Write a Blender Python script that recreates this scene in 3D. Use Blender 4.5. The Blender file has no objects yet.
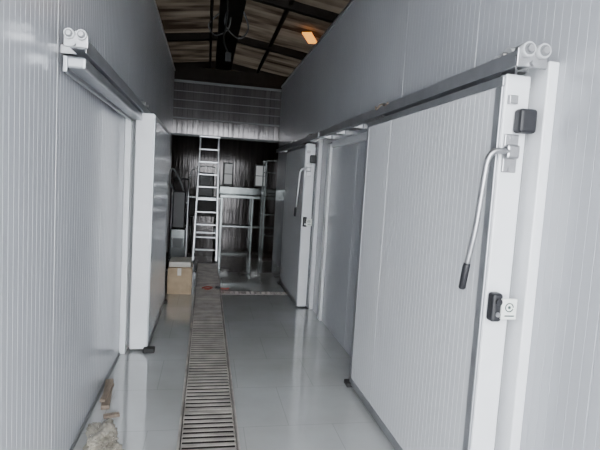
import bpy, bmesh, math, random
from mathutils import Vector, Matrix, noise
random.seed(4)
S = bpy.context.scene
COL = S.collection

# ---------------------------------------------------------------- materials
def mat(name, col, rough=0.5, metal=0.0, var=0.0, vscale=4.0, bump=0.0, bscale=40.0, spec=0.5, stretch=(1,1,1)):
    m = bpy.data.materials.new(name); m.use_nodes = True
    nt = m.node_tree; b = nt.nodes['Principled BSDF']
    b.inputs['Base Color'].default_value = (*col, 1)
    b.inputs['Roughness'].default_value = rough
    b.inputs['Metallic'].default_value = metal
    b.inputs['Specular IOR Level'].default_value = spec
    tc = nt.nodes.new('ShaderNodeTexCoord')
    mp = nt.nodes.new('ShaderNodeMapping'); mp.inputs['Scale'].default_value = stretch
    nt.links.new(tc.outputs['Object'], mp.inputs[0])
    if var > 0:
        n = nt.nodes.new('ShaderNodeTexNoise'); n.inputs['Scale'].default_value = vscale
        n.inputs['Detail'].default_value = 6
        r = nt.nodes.new('ShaderNodeValToRGB')
        r.color_ramp.elements[0].position = 0.3; r.color_ramp.elements[1].position = 0.7
        r.color_ramp.elements[0].color = (*[c*(1-var) for c in col], 1)
        r.color_ramp.elements[1].color = (*[min(1, c*(1+var*0.6)) for c in col], 1)
        nt.links.new(mp.outputs[0], n.inputs['Vector'])
        nt.links.new(n.outputs['Fac'], r.inputs[0]); nt.links.new(r.outputs[0], b.inputs['Base Color'])
    if bump > 0:
        n2 = nt.nodes.new('ShaderNodeTexNoise'); n2.inputs['Scale'].default_value = bscale
        bp = nt.nodes.new('ShaderNodeBump'); bp.inputs['Strength'].default_value = bump
        bp.inputs['Distance'].default_value = 0.01
        nt.links.new(mp.outputs[0], n2.inputs['Vector'])
        nt.links.new(n2.outputs['Fac'], bp.inputs['Height']); nt.links.new(bp.outputs[0], b.inputs['Normal'])
    return m

M_panel = mat('painted_steel_panel', (.44,.452,.48), .18, 0, .06, 1.2, .08, 2.5, spec=.8)
M_panel_d = mat('door_panel_skin', (.61,.62,.64), .16, 0, .04, 1.5, .06, 2.5, spec=.8)
M_pvc = mat('white_pvc_profile', (.72,.73,.75), .3, 0, .05, 6)
M_wheel = mat('roller_grey', (.50,.51,.52), .35, .3, .1, 12)
M_alu = mat('aluminium_profile', (.38,.39,.41), .35, .75, .12, 8)
M_steel = mat('zinc_steel', (.40,.40,.41), .3, .9, .15, 20)
M_black = mat('black_plastic', (.010,.010,.013), .45)
M_rubber = mat('black_rubber', (.02,.02,.02), .7)
M_gasket = mat('grey_gasket', (.14,.145,.15), .6)
M_grate = mat('stained_grate_steel', (.42,.385,.355), .45, .25, .45, 6)
M_pit = mat('drain_channel_dark', (.012,.011,.01), .9, 0, .4, 10)
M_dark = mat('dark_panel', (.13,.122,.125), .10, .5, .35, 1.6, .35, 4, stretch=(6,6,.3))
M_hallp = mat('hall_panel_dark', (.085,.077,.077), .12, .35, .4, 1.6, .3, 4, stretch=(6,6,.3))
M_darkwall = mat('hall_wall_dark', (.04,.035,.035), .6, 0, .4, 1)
M_hallfloor = mat('hall_floor_darkened', (.12,.10,.09), .10, 0, .35, 2)  # dark reflection of the hall put into the floor's colour
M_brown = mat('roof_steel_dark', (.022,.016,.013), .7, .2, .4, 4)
M_lad = mat('ladder_aluminium', (.42,.43,.45), .3, .75, .1, 12)
M_card = mat('cardboard', (.40,.30,.2), .8, 0, .2, 8)
M_paper = mat('white_lid_foam', (.62,.60,.55), .7, 0, .08, 10)
M_wood = mat('wood', (.22,.17,.13), .7, 0, .35, 9, stretch=(8,1,8))
M_red = mat('red_plastic', (.36,.05,.03), .5)
M_label = mat('label_white', (.74,.76,.72), .5)
M_green = mat('label_ink', (.05,.08,.07), .5)
M_greenm = mat('stainless_dull', (.22,.24,.24), .25, .7, .2, 5)

def floor_mat():
    m = bpy.data.materials.new('epoxy_floor'); m.use_nodes = True
    nt = m.node_tree; b = nt.nodes['Principled BSDF']; L = nt.links.new
    tc = nt.nodes.new('ShaderNodeTexCoord')
    br = nt.nodes.new('ShaderNodeTexBrick'); br.offset = 0.5
    br.inputs['Scale'].default_value = 1
    br.inputs['Color1'].default_value = (.44,.448,.452,1); br.inputs['Color2'].default_value = (.43,.438,.442,1)
    br.inputs['Mortar'].default_value = (.35,.358,.362,1)
    br.inputs['Mortar Size'].default_value = .003; br.inputs['Brick Width'].default_value = .6; br.inputs['Row Height'].default_value = .6
    L(tc.outputs['Object'], br.inputs['Vector'])
    n = nt.nodes.new('ShaderNodeTexNoise'); n.inputs['Scale'].default_value = 1.6; n.inputs['Detail'].default_value = 9
    L(tc.outputs['Object'], n.inputs['Vector'])
    r = nt.nodes.new('ShaderNodeValToRGB')
    r.color_ramp.elements[0].position=.3; r.color_ramp.elements[1].position=.7
    r.color_ramp.elements[0].color=(.80,.79,.76,1); r.color_ramp.elements[1].color=(1,1,1,1)
    L(n.outputs['Fac'], r.inputs[0])
    mx = nt.nodes.new('ShaderNodeMixRGB'); mx.blend_type='MULTIPLY'; mx.inputs[0].default_value=1
    L(br.outputs['Color'], mx.inputs[1]); L(r.outputs[0], mx.inputs[2]); L(mx.outputs[0], b.inputs['Base Color'])
    mr = nt.nodes.new('ShaderNodeMapRange'); mr.inputs['To Min'].default_value=.03; mr.inputs['To Max'].default_value=.11
    L(n.outputs['Fac'], mr.inputs['Value']); L(mr.outputs[0], b.inputs['Roughness'])
    b.inputs['Specular IOR Level'].default_value = 1.0
    b.inputs['Coat Weight'].default_value = .7; b.inputs['Coat Roughness'].default_value = .04
    return m
M_floor = floor_mat()

def roof_mat(name, c1, c2, fac):
    m = bpy.data.materials.new(name); m.use_nodes = True
    nt = m.node_tree; L = nt.links.new
    out = nt.nodes['Material Output']; nt.nodes.remove(nt.nodes['Principled BSDF'])
    d = nt.nodes.new('ShaderNodeBsdfDiffuse'); t = nt.nodes.new('ShaderNodeBsdfTranslucent')
    mx = nt.nodes.new('ShaderNodeMixShader'); mx.inputs[0].default_value = fac
    tc = nt.nodes.new('ShaderNodeTexCoord')
    mp = nt.nodes.new('ShaderNodeMapping'); mp.inputs['Scale'].default_value=(.35,1.6,1)
    n = nt.nodes.new('ShaderNodeTexNoise'); n.inputs['Scale'].default_value=1.3; n.inputs['Detail'].default_value=8
    r = nt.nodes.new('ShaderNodeValToRGB')
    r.color_ramp.elements[0].position=.38; r.color_ramp.elements[1].position=.62
    r.color_ramp.elements[0].color=(*c1,1); r.color_ramp.elements[1].color=(*c2,1)
    L(tc.outputs['Object'], mp.inputs[0]); L(mp.outputs[0], n.inputs['Vector']); L(n.outputs['Fac'], r.inputs[0])
    L(r.outputs[0], d.inputs[0]); L(r.outputs[0], t.inputs[0])
    L(d.outputs[0], mx.inputs[1]); L(t.outputs[0], mx.inputs[2]); L(mx.outputs[0], out.inputs[0])
    return m
M_roof = roof_mat('aged_translucent_roofing', (.05,.035,.025), (.24,.195,.15), .018)

# ---------------------------------------------------------------- helpers
def link(o, parent=None):
    COL.objects.link(o)
    if parent: o.parent = parent
    return o
def empty(name, loc=(0,0,0)):
    e = bpy.data.objects.new(name, None); e.empty_display_size=.1
    COL.objects.link(e); e.location = loc
    bpy.context.view_layer.update()
    return e
def meshobj(name, verts, faces, m, parent=None, smooth=False, bevel=0, segs=2):
    me = bpy.data.meshes.new(name); me.from_pydata([tuple(v) for v in verts], [], faces); me.update()
    bm = bmesh.new(); bm.from_mesh(me); bmesh.ops.recalc_face_normals(bm, faces=bm.faces); bm.to_mesh(me); bm.free()
    me.materials.append(m)
    o = bpy.data.objects.new(name, me); link(o)
    if parent:
        o.parent = parent; o.matrix_parent_inverse = Matrix.Translation(-parent.location)
    if smooth:
        for p in me.polygons: p.use_smooth=True
    if bevel:
        b = o.modifiers.new('bevel','BEVEL'); b.width=bevel; b.segments=segs; b.limit_method='ANGLE'
    return o
def box(name, X, Y, Z, m, parent=None, bevel=0, rot=None, segs=2):
    vs=[(x,y,z) for x in X for y in Y for z in Z]
    if rot:
        c = Vector((sum(X)/2,sum(Y)/2,sum(Z)/2)); vs=[tuple(rot@(Vector(v)-c)+c) for v in vs]
    fs=[(0,1,3,2),(4,6,7,5),(0,4,5,1),(2,3,7,6),(0,2,6,4),(1,5,7,3)]
    return meshobj(name, vs, fs, m, parent, bevel=bevel, segs=segs)
def frame_for(d):
    d=d.normalized(); a=Vector((0,0,1)) if abs(d.z)<.9 else Vector((1,0,0))
    u=d.cross(a).normalized(); return u, d.cross(u).normalized()
def tube(name, pts, r, m, parent=None, n=12):
    pts=[Vector(p) for p in pts]; vs=[]; fs=[]
    rs = r if isinstance(r,(list,tuple)) else [r]*len(pts)
    pu=None
    for i,p in enumerate(pts):
        if i==0: d=pts[1]-p
        elif i==len(pts)-1: d=p-pts[i-1]
        else: d=(pts[i+1]-p).normalized()+(p-pts[i-1]).normalized()
        d.normalize()
        if pu is None: u,v=frame_for(d)
        else:
            u=(pu-d*pu.dot(d)).normalized(); v=d.cross(u).normalized()
        pu=u
        for k in range(n):
            a=2*math.pi*k/n; vs.append(p+(u*math.cos(a)+v*math.sin(a))*rs[i])
    for i in range(len(pts)-1):
        for k in range(n):
            fs.append((i*n+k,i*n+(k+1)%n,(i+1)*n+(k+1)%n,(i+1)*n+k))
    fs.append(tuple(range(n))); fs.append(tuple((len(pts)-1)*n+k for k in range(n)))
    o=meshobj(name,vs,fs,m,parent)
    for p in o.data.polygons: p.use_smooth = len(p.vertices)==4
    return o
def smoothpts(P, k=6):
    P=[Vector(p) for p in P]; out=[]
    for i in range(len(P)-1):
        p0=P[max(i-1,0)];p1=P[i];p2=P[i+1];p3=P[min(i+2,len(P)-1)]
        for j in range(k):
            t=j/k
            out.append(.5*((2*p1)+(-p0+p2)*t+(2*p0-5*p1+4*p2-p3)*t*t+(-p0+3*p1-3*p2+p3)*t**3))
    out.append(P[-1]); return out

def ribbed(name, xf, side, y0, y1, z0, z1, th, m, pitch=.05, gw=.005, gd=.0009, joint=1.0, parent=None, axis='x'):
    """sandwich panel with pressed vertical micro-ribs; visible face at xf, body extends toward 'side' (+1/-1)."""
    prof=[(y0,0)]; y=y0+pitch; k=1
    per=int(round(joint/pitch))
    while y<y1-gw*3:
        w,d=(gw,gd) if k%per else (gw*1.4,gd*5)
        prof += [(y-w/2,0),(y-w/4,d),(y+w/4,d),(y+w/2,0)]
        y+=pitch; k+=1
    prof.append((y1,0))
    front=[(xf+side*d,yy) for yy,d in prof]
    ring=front+[(xf+side*th,y1),(xf+side*th,y0)]
    n=len(ring); f=(lambda a,b,z:(a,b,z)) if axis=='x' else (lambda a,b,z:(b,a,z))
    vs=[f(a,b,z0) for a,b in ring]+[f(a,b,z1) for a,b in ring]
    fs=[(i,(i+1)%n,(i+1)%n+n,i+n) for i in range(n)]+[tuple(range(n)),tuple(range(n,2*n))]
    return meshobj(name,vs,fs,m,parent)

# ---------------------------------------------------------------- shell
XL, XR = -.70, 1.40
YF = -.55
wl = ribbed('wall_left', XL, -1, YF, 9.8, 0, 3.62, .12, M_panel)
wr = ribbed('wall_right', XR, 1, YF, 9.8, 0, 3.5, .12, M_panel)
# floor (slab around the drain channels)
def slabs(name,Q,m):
    vs=[];fs=[]
    for a,b,c,d in Q:
        i=len(vs)
        for z in (0,-.12):
            vs+= [(a,c,z),(b,c,z),(b,d,z),(a,d,z)]
        fs+=[(i,i+1,i+2,i+3),(i+4,i+7,i+6,i+5),(i,i+4,i+5,i+1),(i+1,i+5,i+6,i+2),(i+2,i+6,i+7,i+3),(i+3,i+7,i+4,i)]
    return meshobj(name,vs,fs,m)
D0,D1=-.11,.265; ye=9.1; c0,c1,cx=6.66,6.84,1.22
slabs('floor',[(-6,D0,-3,ye),(D1,6.5,-3,c0),(cx,6.5,c0,c1),(D1,6.5,c1,ye),(-6,6.5,ye,9.9),(D0,D1,-3,-1)],M_floor)
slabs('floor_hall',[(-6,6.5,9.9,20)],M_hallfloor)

def grate(name, x0,x1,y0,y1, along='y', pitch=.056, bw=.027):
    e=empty(name)
    box('channel_bottom',(x0-.02,x1+.02),(y0-.02,y1+.02),(-.14,-.11),M_pit,e)
    box('channel_side_a',(x0,x0+.004),(y0,y1),(-.11,-.004),M_pit,e)
    box('channel_side_b',(x1-.004,x1),(y0,y1),(-.11,-.004),M_pit,e)
    if along!='y':
        box('channel_side_c',(x0,x1),(y1-.004,y1),(-.11,-.004),M_pit,e)
    vs=[];fs=[]
    def add(X,Y,Z):
        i=len(vs); vs.extend([(x,y,z) for x in X for y in Y for z in Z])
        fs.extend([tuple(i+k for k in q) for q in [(0,1,3,2),(4,6,7,5),(0,4,5,1),(2,3,7,6),(0,2,6,4),(1,5,7,3)]])
    fr=.016; zt=.004
    if along=='y':
        add((x0,x0+fr),(y0,y1),(-.03,zt)); add((x1-fr,x1),(y0,y1),(-.03,zt))
        y=y0+.02; k=0
        while y<y1-bw:
            w = bw if k%18 else bw*1.7
            add((x0+fr+.008,x1-fr-.008),(y,y+w),(-.0005,zt-.001)); y+=pitch; k+=1
        for xx in (x0+fr+.006,x1-fr-.012): add((xx,xx+.006),(y0,y1),(-.02,-.0005))
    else:
        add((x0,x1),(y0,y0+fr),(-.03,zt)); add((x0,x1),(y1-fr,y1),(-.03,zt))
        x=x0+.02
        while x<x1-bw:
            add((x,x+bw),(y0+fr,y1-fr),(-.0005,zt-.001)); x+=pitch
    meshobj('grate_bars',vs,fs,M_grate,e)
    return e
grate('floor_drain_grate',-.11,.265,-1,9.1,pitch=.058,bw=.030)
grate('floor_drain_grate.001',.265,1.22,6.66,6.84,'x',pitch=.075,bw=.03)

# far bulkhead with opening below it, and a dark hall beyond
bk=empty('wall_far')
def hrib(name,y,x0,x1,z0,z1,m,parent):
    return ribbed(name,y,1,x0,x1,z0,z1,.1,m,pitch=.1,gw=.02,gd=.006,axis='y',parent=parent)
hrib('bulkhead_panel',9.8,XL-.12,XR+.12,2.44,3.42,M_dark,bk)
box('bulkhead_lower_trim',(XL-.12,XR+.12),(9.78,9.92),(2.40,2.44),M_gasket,bk)
box('bulkhead_upper_trim',(XL-.12,XR+.12),(9.77,9.93),(3.42,3.46),M_gasket,bk)
box('bulkhead_mid_rail',(XL,XR),(9.765,9.795),(2.72,2.75),M_gasket,bk,.004)
for z in (2.92,3.08,3.25): box('bulkhead_fine_rib',(XL,XR),(9.79,9.80),(z,z+.012),M_gasket,bk)
box('wall_hall_left_unseen',(-6.2,-6),(-3,20),(-.1,6),M_darkwall)  # unseen outer side walls, closed to keep daylight out of the hall
box('wall_hall_right_unseen',(6.5,6.7),(-3,20),(-.1,6),M_darkwall)
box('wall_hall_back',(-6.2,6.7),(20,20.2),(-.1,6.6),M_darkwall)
# unseen front wall around the open entrance, added to keep the roof dark
wf=empty('wall_front_unseen')
box('unseen_facade_left',(-6,XL-.12),(YF-.2,YF),(0,5.9),M_darkwall,wf)
box('unseen_facade_right',(XR+.12,6.5),(YF-.2,YF),(0,5.9),M_darkwall,wf)
box('unseen_facade_above',(XL-.12,XR+.12),(YF-.2,YF),(3.6,5.9),M_darkwall,wf)
# inner side partitions of far hall
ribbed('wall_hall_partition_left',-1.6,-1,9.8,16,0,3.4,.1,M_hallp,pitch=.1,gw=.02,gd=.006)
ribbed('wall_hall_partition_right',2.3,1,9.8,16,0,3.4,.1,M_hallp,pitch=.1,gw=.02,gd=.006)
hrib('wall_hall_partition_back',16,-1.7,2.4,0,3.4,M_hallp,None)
# panes added on the rear partition; their own glow stands for lit spots
wm=bpy.data.materials.new('dim_glow_pane'); wm.use_nodes=True
wb=wm.node_tree.nodes['Principled BSDF']; wb.inputs['Base Color'].default_value=(.5,.5,.48,1)
wb.inputs['Emission Color'].default_value=(.85,.88,.9,1); wb.inputs['Emission Strength'].default_value=.3
for i,(a,b) in enumerate(((1.58,1.92),(.55,.80))):
    we=empty('lit_spot_%d'%(i+1))
    box('pane',(a,b),(15.97,15.985),(1.45,2.1),wm,we)
    for X,Z in (((a-.04,a),(1.41,2.14)),((b,b+.04),(1.41,2.14)),((a,b),(1.41,1.45)),((a,b),(2.1,2.14)),((a,b),(1.76,1.785))):
        box('frame',X,(15.95,15.998),Z,M_gasket,we,.003)

# ---------------------------------------------------------------- roof
cl=empty('ceiling')
rx,rz=.35,5.5
def slope(name,xe,ze):
    vs=[];fs=[]; ny=480; y0,y1=-2.5,20.2
    for i in range(ny+1):
        y=y0+(y1-y0)*i/ny; dz=.022*math.sin(i*math.pi/2.0)
        vs+=[(rx,y,rz+dz),(xe,y,ze+dz)]
    for i in range(ny): fs.append((2*i,2*i+1,2*i+3,2*i+2))
    meshobj(name,vs,fs,M_roof,cl,smooth=True)
slope('roof_sheet_left',-6.3,4.6); slope('roof_sheet_right',6.8,4.6)
for y in (2.0,6.0,10.0,13.2,16.4):
    for xe in (-6.2,6.7):
        t0=Vector((rx,y,rz-.12)); t1=Vector((xe,y,4.48))
        vs=[]
        for p in (t0,t1):
            for (dy,dz) in ((-.06,-.12),(.06,-.12),(.06,.06),(-.06,.06)): vs.append(p+Vector((0,dy,dz)))
        meshobj('rafter',vs,[(0,1,2,3),(4,5,6,7),(0,1,5,4),(1,2,6,5),(2,3,7,6),(3,0,4,7)],M_brown,cl)
box('ridge_beam',(rx-.24,rx+.24),(-2,20),(rz-.5,rz-.16),M_brown,cl)
for x in (-4.4,-3,-1.6,1.5,3,4.5):
    z = rz-.10-abs(x-rx)*(.9/6.5)
    box('purlin',(x-.04,x+.04),(-2,20),(z-.07,z),M_brown,cl)
box('tie_beam',(-6,6.5),(13.1,13.3),(4.10,4.45),M_brown,cl)
# amber skylight pane
sk=bpy.data.materials.new('amber_skylight'); sk.use_nodes=True
bb=sk.node_tree.nodes['Principled BSDF']; bb.inputs['Base Color'].default_value=(.8,.35,.05,1)
bb.inputs['Emission Color'].default_value=(1,.40,.06,1); bb.inputs['Emission Strength'].default_value=1.8
box('roof_skylight',(2.16,2.38),(11.2,12.0),(5.06,5.09),sk,cl,rot=Matrix.Rotation(-.4,3,'Z'))
# hanging cables and conduit below ridge
e=empty('hanging_cable')
tube('cable',smoothpts([(.3,10.2,5.1),(.22,10.1,4.7),(.5,10.1,4.45),(.7,10.2,4.7),(.55,10.2,5.1)]),.016,M_gasket,e,8)
tube('cable_drop',smoothpts([(.25,9.6,5.1),(.24,9.6,4.6),(.2,9.6,4.25),(.3,9.6,4.0)]),.018,M_rubber,e,8)
box('junction_box',(.24,.36),(9.55,9.65),(3.85,4.02),M_black,e,.01)
tube('cable_loop',smoothpts([(.1,10.6,5.05),(-.1,10.6,4.8),(.05,10.6,4.6),(.3,10.6,4.75),(.35,10.6,5.05)]),.016,M_gasket,e,8)
tube('conduit',[(-.05,6.5,4.9),(-.05,16,4.9)],.03,M_brown,e,10)

# ---------------------------------------------------------------- doors
def roller(px, y, z, s, parent):
    """hanger roller: two wheels + bracket plates + bolts. s=+1 right wall, -1 left wall"""
    box('hanger_plate',(px-.005,px+.005),(y-.05,y+.05),(z-.13,z+.05),M_steel,parent,.002)
    tube('wheel_near',[(px-s*.03,y-.02,z+.03),(px+s*.035,y-.02,z+.03)],.034,M_wheel,parent,24)
    tube('wheel_groove',[(px-s*.012,y-.02,z+.03),(px+s*.012,y-.02,z+.03)],.037,M_steel,parent,24)
    tube('wheel_axle',[(px-s*.055,y-.02,z+.03),(px+s*.05,y-.02,z+.03)],.011,M_steel,parent,12)
    tube('wheel_far',[(px-s*.025,y+.07,z+.025),(px+s*.03,y+.07,z+.025)],.026,M_wheel,parent,20)
    box('bracket_foot',(px-.03,px+.03),(y-.045,y+.045),(z-.13,z-.118),M_steel,parent,.002)
    for dz in (-.09,-.06):
        tube('bolt',[(px-s*.018,y,z+dz),(px+s*.01,y,z+dz)],.008,M_steel,parent,6)
def end_roller(px, y, z, s, parent, k=1.0):
    """exposed carriage at the end of the rail: wheels whose axles run along the wall"""
    for dx in (-.04*k,.028*k):
        tube('carriage_wheel',[(px+dx,y-.035*k,z+.02),(px+dx,y+.02,z+.02)],.029*k,M_wheel,parent,24)
        tube('carriage_wheel_rim',[(px+dx,y-.037*k,z+.02),(px+dx,y-.034*k,z+.02)],.022*k,M_gasket,parent,24)
        tube('carriage_wheel_hub',[(px+dx,y-.047*k,z+.02),(px+dx,y+.03,z+.02)],.014*k,M_steel,parent,12)
    box('carriage_plate',(px-.075*k,px+.062*k),(y-.012,y-.002),(z-.045*k,z+.03*k),M_steel,parent,.004)
    tube('carriage_bolt',[(px-.01,y-.03,z-.03*k),(px-.01,y+.02,z-.03*k)],.011*k,M_steel,parent,6)
def rail(s, wallx, y0, y1, parent, z=2.17, off=(.10,.19), cover=False):
    a=wallx-s*off[0]; b=wallx-s*off[1]
    X=tuple(sorted((a,b)))
    box('rail_track',X,(y0,y1),(z-.03,z+.012),M_alu,parent,.006)
    box('rail_lip',tuple(sorted((b,b-s*.006))),(y0,y1),(z-.045,z+.02),M_alu,parent,.002)
    tube('rail_rod',[((a+b)/2,y0-.02,z+.03),((a+b)/2,y1,z+.03)],.012,M_steel,parent,12)
    yy=y0+.15
    while yy<y1:
        box('rail_bracket',tuple(sorted((wallx-s*.002,a))),(yy-.03,yy+.03),(z-.03,z+.012),M_steel,parent,.003)
        yy+=.6
    if cover:
        box('rail_lower_profile',tuple(sorted((wallx-s*.045,b+s*.01))),(y0+.06,y1),(z-.105,z-.05),M_alu,parent,.01)
        box('rail_lower_lip',tuple(sorted((wallx-s*.03,wallx-s*.05))),(y0+.06,y1),(z-.125,z-.05),M_alu,parent,.004)
def door(name, s, wallx, y0, y1, ry0, ry1, handle=True, depth=.2, cover=False, zt=2.10, off=(.10,.19)):
    e=empty(name)
    xo=wallx-s*depth; xi=wallx-s*.075
    X=lambda a,b: tuple(sorted((a,b)))
    ribbed('panel_core',xo,s,y0+.05,y1-.045,.075,zt-.04,abs(xi-xo),M_panel_d,pitch=.04,gw=.005,gd=.001,joint=1.2,parent=e)
    t=.003*s
    # perimeter profiles
    box('profile_bottom',X(xo-t,xi),(y0,y1),(.02,.075),M_alu,e,.004)
    box('profile_top',X(xo-t,xi),(y0,y1),(zt-.04,zt),M_alu,e,.004)
    box('profile_far',X(xo-t,xi),(y1-.045,y1),(.075,zt-.04),M_alu,e,.004)
    box('profile_near_alu',X(xo-t,xo+s*.03),(y0+.003,y0+.05),(.075,zt-.04),M_alu,e,.004)
    box('edge_cap',X(xo+s*.008,xi),(y0-.006,y0+.048),(.02,zt+.01),M_pvc,e,.008)
    # sealing gasket to wall frame
    box('gasket',X(xi,wallx-s*.045),(y0+.03,y1-.03),(.03,zt-.03),M_gasket,e,.004)
    # wall frame (jamb) under/around the door
    box('jamb_near',X(wallx-s*.05,wallx+s*.0),(y0-.075,y0+.08),(0,zt+.06),M_pvc,e,.006)
    box('jamb_far',X(wallx-s*.05,wallx+s*.0),(y1-.08,y1+.075),(0,zt+.06),M_pvc,e,.006)
    box('jamb_head',X(wallx-s*.045,wallx+s*.0),(y0-.07,y1+.07),(zt-.06,zt+.06),M_pvc,e,.006)
    rail(s,wallx,ry0,ry1,e,cover=cover,off=off)
    roller(wallx-s*(off[0]+.04),y0+.06,2.165,s,e)
    roller(wallx-s*(off[0]+.04),y1-.12,2.165,s,e)
    # floor guide
    box('floor_guide',X(xo-s*.035,xo+s*.05),(y1-.05,y1+.05),(0,.035),M_rubber,e,.008)
    if handle:
        ye=y0-.006
        # lever pivot plate
        box('lever_mount',X(xo+s*.02,xo+s*.085),(ye-.012,ye),(1.70,1.86),M_steel,e,.004)
        box('lever_hub',X(xo+s*.015,xo+s*.075),(ye-.045,ye-.012),(1.755,1.815),M_steel,e,.01)
        for dz in (1.715,1.845):
            tube('lever_screw',[(xo+s*.052,ye-.018,dz),(xo+s*.052,ye-.01,dz)],.009,M_steel,e,8)
        path=smoothpts([(xo+s*.06,ye-.03,1.785),(xo-s*.0,ye-.035,1.785),(xo-s*.04,ye-.035,1.78),(xo-s*.062,ye-.03,1.745),(xo-s*.066,ye-.02,1.66),(xo-s*.072,ye,1.45),(xo-s*.080,ye+.03,1.29)],6)
        tube('lever_bar',path,.0125,M_steel,e,14)
        tube('lever_grip',[(xo-s*.079,ye+.028,1.30),(xo-s*.080,ye+.031,1.285),(xo-s*.083,ye+.045,1.19),(xo-s*.083,ye+.046,1.183)],[.014,.0155,.0155,.011],M_black,e,14)
        # latch box
        box('latch_box',X(xo+s*.055,xo+s*.135),(ye-.055,ye),(1.865,1.965),M_black,e,.014,segs=4)
        box('latch_tongue',X(xo+s*.02,xo+s*.06),(ye-.02,ye),(1.985,2.02),M_steel,e,.003)
        # lock
        box('lock_body',X(xo+s*.012,xo+s*.062),(ye-.05,ye),(1.06,1.185),M_black,e,.014,segs=4)
        tube('lock_cylinder',[(xo+s*.037,ye-.06,1.15),(xo+s*.037,ye-.045,1.15)],.014,M_black,e,20)
        tube('lock_button',[(xo+s*.037,ye-.058,1.095),(xo+s*.037,ye-.045,1.095)],.010,M_steel,e,20)
        box('label_plate',X(xo+s*.05,xo+s*.122),(ye-.058,ye-.046),(1.075,1.165),M_label,e,.003)
        box('label_bracket',X(xo+s*.06,xo+s*.112),(ye-.047,ye),(1.10,1.15),M_pvc,e,.003)
        # plain stand-in mark: ring and bar
        yl=ye-.0585
        tube('label_mark_ring',[(xo+s*(.085+.018*math.cos(a)),yl,1.128+.018*math.sin(a)) for a in [i*math.pi/10 for i in range(20)]],.0026,M_green,e,6)
        tube('label_mark_dot',[(xo+s*.085,yl-.001,1.128),(xo+s*.085,yl+.001,1.128)],.007,M_green,e,14)
        box('label_mark_bar',X(xo+s*.066,xo+s*.110),(yl-.001,yl+.001),(1.088,1.094),M_green,e)
    return e
d1=door('door_1',1,XR,1.86,3.60,1.80,5.25)
end_roller(XR-.13,1.785,2.165,1,d1)
d2=door('door_2',1,XR,5.97,7.40,5.35,8.7)
d3=door('door_3',-1,XL,4.42,6.15,2.36,6.9,handle=False,depth=.235,cover=True,zt=2.12,off=(.075,.14))
end_roller(XL+.115,2.33,2.17,-1,d3,.75)
box('edge_guide_foot',(XL+.20,XL+.30),(4.36,4.44),(0,.045),M_rubber,d3,.01)
# recess between right doors: fixed leaf with cover strip
dd=empty('door_4')
box('leaf_frame_near',(XR-.03,XR),(3.72,3.80),(0,2.08),M_pvc,dd,.005)
box('leaf_frame_far',(XR-.03,XR),(5.40,5.5),(0,2.08),M_pvc,dd,.005)
box('leaf_cover_strip',(XR-.05,XR),(3.72,5.25),(2.02,2.09),M_pvc,dd,.006)
# trims at wall heads / baseboards
box('trim_1',(XR-.012,XR+.13),(YF,9.8),(3.5,3.53),M_alu)
box('trim_2',(XL-.13,XL+.012),(YF,9.8),(3.62,3.65),M_alu)
box('baseboard_left',(XL,XL+.012),(YF,4.33),(0,.025),M_gasket,None,.004)

# ---------------------------------------------------------------- ladder
la=empty('step_ladder')
def beam(name,a,b,w,d,m,parent):
    a=Vector(a);b=Vector(b);u=Vector((1,0,0)); t=(b-a).normalized(); v=t.cross(u).normalized()
    vs=[p+u*i*w/2+v*j*d/2 for p in (a,b) for i,j in ((-1,-1),(1,-1),(1,1),(-1,1))]
    meshobj(name,vs,[(0,1,2,3),(4,5,6,7),(0,1,5,4),(1,2,6,5),(2,3,7,6),(3,0,4,7)],m,parent,bevel=.003)
fx0,fx1,tx0,tx1=-.20,.24,-.15,.19
fy,ty,H=9.22,9.50,2.38
beam('rail_l',(fx0,fy,0),(tx0,ty,H),.025,.07,M_lad,la); beam('rail_r',(fx1,fy,0),(tx1,ty,H),.025,.07,M_lad,la)
beam('back_l',(fx0,10.15,0),(tx0,ty+.07,H),.025,.04,M_lad,la); beam('back_r',(fx1,10.15,0),(tx1,ty+.07,H),.025,.04,M_lad,la)
for i in range(1,10):
    t=i/10; z=H*t; y=fy+(ty-fy)*t
    box('tread',(fx0+(tx0-fx0)*t,fx1+(tx1-fx1)*t),(y-.045,y+.045),(z-.012,z+.012),M_lad,la,.004)
for i in (2,5,8):
    t=i/10; z=H*t; y=10.15+(ty+.07-10.15)*t
    box('back_brace',(fx0+(tx0-fx0)*t,fx1+(tx1-fx1)*t),(y-.012,y+.012),(z-.015,z+.015),M_lad,la,.003)
box('top_cap',(tx0-.03,tx1+.03),(ty-.06,ty+.11),(H-.01,H+.02),M_lad,la,.006)
for x in (fx0,fx1):
    for y in (fy,10.15): box('foot',(x-.03,x+.03),(y-.045,y+.045),(0,.035),M_rubber,la,.006)

# ---------------------------------------------------------------- cartons and clutter
cb=empty('cardboard_box')
X0,X1,Y0,Y1,Z1=-.47,-.15,6.62,7.1,.36
box('carton_body',(X0,X1),(Y0,Y1),(0,Z1),M_card,cb,.004)
box('carton_tape',(X0+.13,X0+.18),(Y0-.002,Y1),(Z1-.1,Z1+.002),M_paper,cb)
meshobj('flap_open',[(X0,Y0,Z1),(X1,Y0,Z1),(X1+.01,Y0-.10,Z1+.03),(X0+.01,Y0-.10,Z1+.03),(X0,Y0,Z1+.004),(X1,Y0,Z1+.004),(X1+.01,Y0-.10,Z1+.034),(X0+.01,Y0-.10,Z1+.034)],
        [(0,1,2,3),(4,5,6,7),(0,1,5,4),(1,2,6,5),(2,3,7,6),(3,0,4,7)],M_card,cb)
box('foam_lid',(X0+.01,X1-.01),(Y0+.02,Y1-.02),(Z1+.004,Z1+.08),M_paper,cb,.01)

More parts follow.
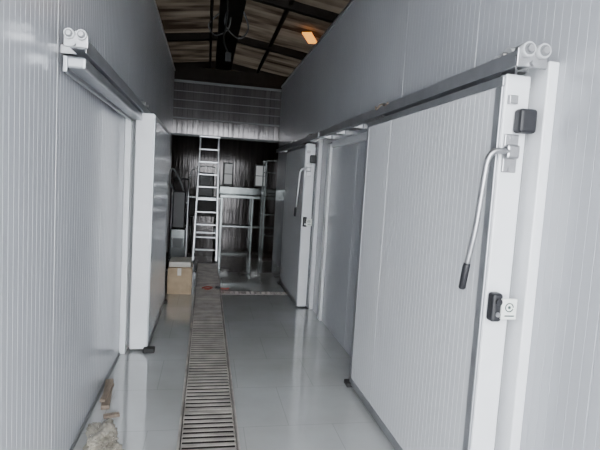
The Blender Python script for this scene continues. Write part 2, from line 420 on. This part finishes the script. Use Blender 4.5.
def crumple(name, c, r, m, seed, amp=.5):
    bm=bmesh.new(); bmesh.ops.create_icosphere(bm,subdivisions=5,radius=1)
    for v in bm.verts:
        p=v.co.copy(); n=noise.noise(p*1.6+Vector((seed,0,0)))*amp + abs(noise.noise(p*4+Vector((0,seed,0))))*amp*.5+ abs(noise.noise(p*9))*amp*.18
        p*= (1+n)
        v.co=Vector((p.x*r[0],p.y*r[1],max(p.z,-.55)*r[2]))
    zmin=min(v.co.z for v in bm.verts)
    for v in bm.verts: v.co+=Vector((c[0],c[1],-zmin+c[2]))
    me=bpy.data.meshes.new(name); bm.to_mesh(me); bm.free(); me.materials.append(m)
    o=bpy.data.objects.new(name,me); COL.objects.link(o); return o
mp=mat('crumpled_clear_plastic',(.50,.46,.38),.18,0,.45,12)
mp.node_tree.nodes['Principled BSDF'].inputs['Transmission Weight'].default_value=.45
crumple('crumpled_plastic_bag',(-.55,2.88,0),(.085,.13,.055),mp,3.1,.6)
crumple('crumpled_plastic_bag.001',(-.45,2.75,0),(.05,.06,.025),mp,8.4,.6)
w=empty('wood_offcut')
R=Matrix.Rotation(.12,3,'Z')
box('plank',(-.665,-.61),(3.3,3.75),(0.0,.03),M_wood,w,.003,R)
box('plank_upper',(-.65,-.615),(3.35,3.62),(.031,.05),M_wood,w,.003,Matrix.Rotation(-.05,3,'Z'))
box('plank_end',(-.60,-.5),(3.18,3.22),(0,.02),M_wood,w,.003,Matrix.Rotation(.3,3,'Z'))
# red hose bits at drain junction
h=empty('red_hose')
tube('hose',smoothpts([(.26,6.98,.014),(.32,6.93,.014),(.38,6.98,.014)]),.009,M_red,h,8)
tube('hose_coil',smoothpts([(.0,6.95,.018),(.06,7.03,.018),(.14,7.0,.018),(.10,6.9,.018),(.03,6.9,.018)]),.010,M_red,h,8)
tube('nozzle',[(.19,7.0,.02),(.26,6.98,.016)],[.02,.014],M_black,h,8)
# cable knot on the rail
kb=empty('rail_cable_tie')
tube('cord',smoothpts([(1.2,3.45,2.2),(1.19,3.4,2.17),(1.2,3.34,2.2),(1.2,3.26,2.18),(1.2,3.2,2.19)]),.006,M_wood,kb,8)

# ---------------------------------------------------------------- hall equipment
cv=empty('conveyor_table')
box('table_top',(.35,2.1),(12.6,13.4),(1.12,1.20),M_greenm,cv,.01)
box('back_guard',(.35,2.1),(13.3,13.36),(1.20,1.40),M_greenm,cv,.01)
box('shelf',(.4,2.05),(12.7,13.3),(.35,.39),M_greenm,cv,.006)
for x in (.4,1.2,2.03):
    for y in (12.66,13.3): box('leg',(x-.025,x+.025),(y-.025,y+.025),(0,1.13),M_greenm,cv,.004)
rk=empty('steel_rack')
for x in (1.35,1.95):
    for y in (11.3,11.8): box('post',(x-.02,x+.02),(y-.02,y+.02),(0,2.1),M_greenm,rk,.003)
for z in (.3,.8,1.3,1.8,2.08): box('shelf',(1.35,1.95),(11.3,11.8),(z,z+.025),M_greenm,rk,.003)
# packing machine behind the ladder
pm=empty('packing_machine')
for x in (-.32,.22):
    for y in (10.9,11.5): tube('leg',[(x,y,0),(x,y,.75)],.025,M_greenm,pm,10)
box('body',(-.36,.26),(10.86,11.54),(.75,1.15),M_darkwall,pm,.02)
box('deck',(-.42,.32),(10.8,11.6),(1.15,1.18),M_greenm,pm,.005)
box('sealing_head',(-.22,.16),(10.95,11.35),(1.18,1.72),M_black,pm,.03)
box('control_panel',(-.14,.06),(10.93,10.95),(1.45,1.62),M_gasket,pm,.004)
tube('guard_hoop',smoothpts([(-.38,10.9,1.18),(-.38,10.9,1.5),(-.30,10.9,1.78),(.0,10.9,1.86),(.26,10.9,1.74),(.28,10.9,1.18)]),.012,M_greenm,pm,8)
ht=empty('hand_truck')
DY=-.45; DX=-.03
for x in (-.55,-.28):
    tube('upright',smoothpts([(x+DX,9.0+DY,.18),(x+DX,9.05+DY,.7),(x+DX,9.12+DY,1.3),(x+DX,9.05+DY,1.5),(x+DX,8.95+DY,1.56)]),.014,M_steel,ht,10)
for z in (.35,.75,1.15): tube('crossbar',[(-.55+DX,9.03+z*.03+DY,z),(-.28+DX,9.03+z*.03+DY,z)],.011,M_steel,ht,8)
tube('handle_bar',[(-.55+DX,8.95+DY,1.56),(-.28+DX,8.95+DY,1.56)],.014,M_black,ht,10)
box('toe_plate',(-.58+DX,-.25+DX),(8.72+DY,8.98+DY),(.0,.015),M_steel,ht,.003)
for x in (-.60,-.23): tube('wheel',[(x-.025+DX,9.08+DY,.13),(x+.025+DX,9.08+DY,.13)],.13,M_rubber,ht,24)
tube('axle',[(-.60+DX,9.08+DY,.13),(-.23+DX,9.08+DY,.13)],.012,M_steel,ht,8)
box('machine_case',(-.54+DX,-.29+DX),(8.74+DY,8.98+DY),(.017,.72),M_greenm,ht,.02)
box('machine_panel',(-.5+DX,-.33+DX),(8.73+DY,8.745+DY),(.4,.56),M_gasket,ht,.004)
box('machine_case_upper',(-.52+DX,-.31+DX),(8.78+DY,8.98+DY),(.722,1.35),M_black,ht,.02)
tube('hose',smoothpts([(-.5+DX,8.85+DY,1.35),(-.58+DX,8.7+DY,1.5),(-.55+DX,8.75+DY,1.72),(-.45+DX,8.85+DY,1.6),(-.35+DX,8.85+DY,1.35)]),.014,M_gasket,ht,8)

# ---------------------------------------------------------------- light
W=bpy.data.worlds.new('world'); S.world=W; W.use_nodes=True
bg=W.node_tree.nodes['Background']; bg.inputs[0].default_value=(.93,.965,1.0,1); bg.inputs[1].default_value=15.0

# ---------------------------------------------------------------- camera
cam=bpy.data.cameras.new('camera'); co=bpy.data.objects.new('camera',cam); COL.objects.link(co); S.camera=co
cam.sensor_width=36; cam.lens=28.8; cam.clip_start=.02
psi=math.radians(11.22); p=math.radians(4.92); r=.06
F=Vector((math.sin(psi)*math.cos(p),math.cos(psi)*math.cos(p),-math.sin(p)))
R0=Vector((math.cos(psi),-math.sin(psi),0)); U0=R0.cross(F)
cx=R0*math.cos(r)+U0*math.sin(r); cy=-R0*math.sin(r)+U0*math.cos(r); cz=-F
M=Matrix(((cx.x,cy.x,cz.x,0),(cx.y,cy.y,cz.y,0),(cx.z,cy.z,cz.z,1.6),(0,0,0,1)))
co.matrix_world=M
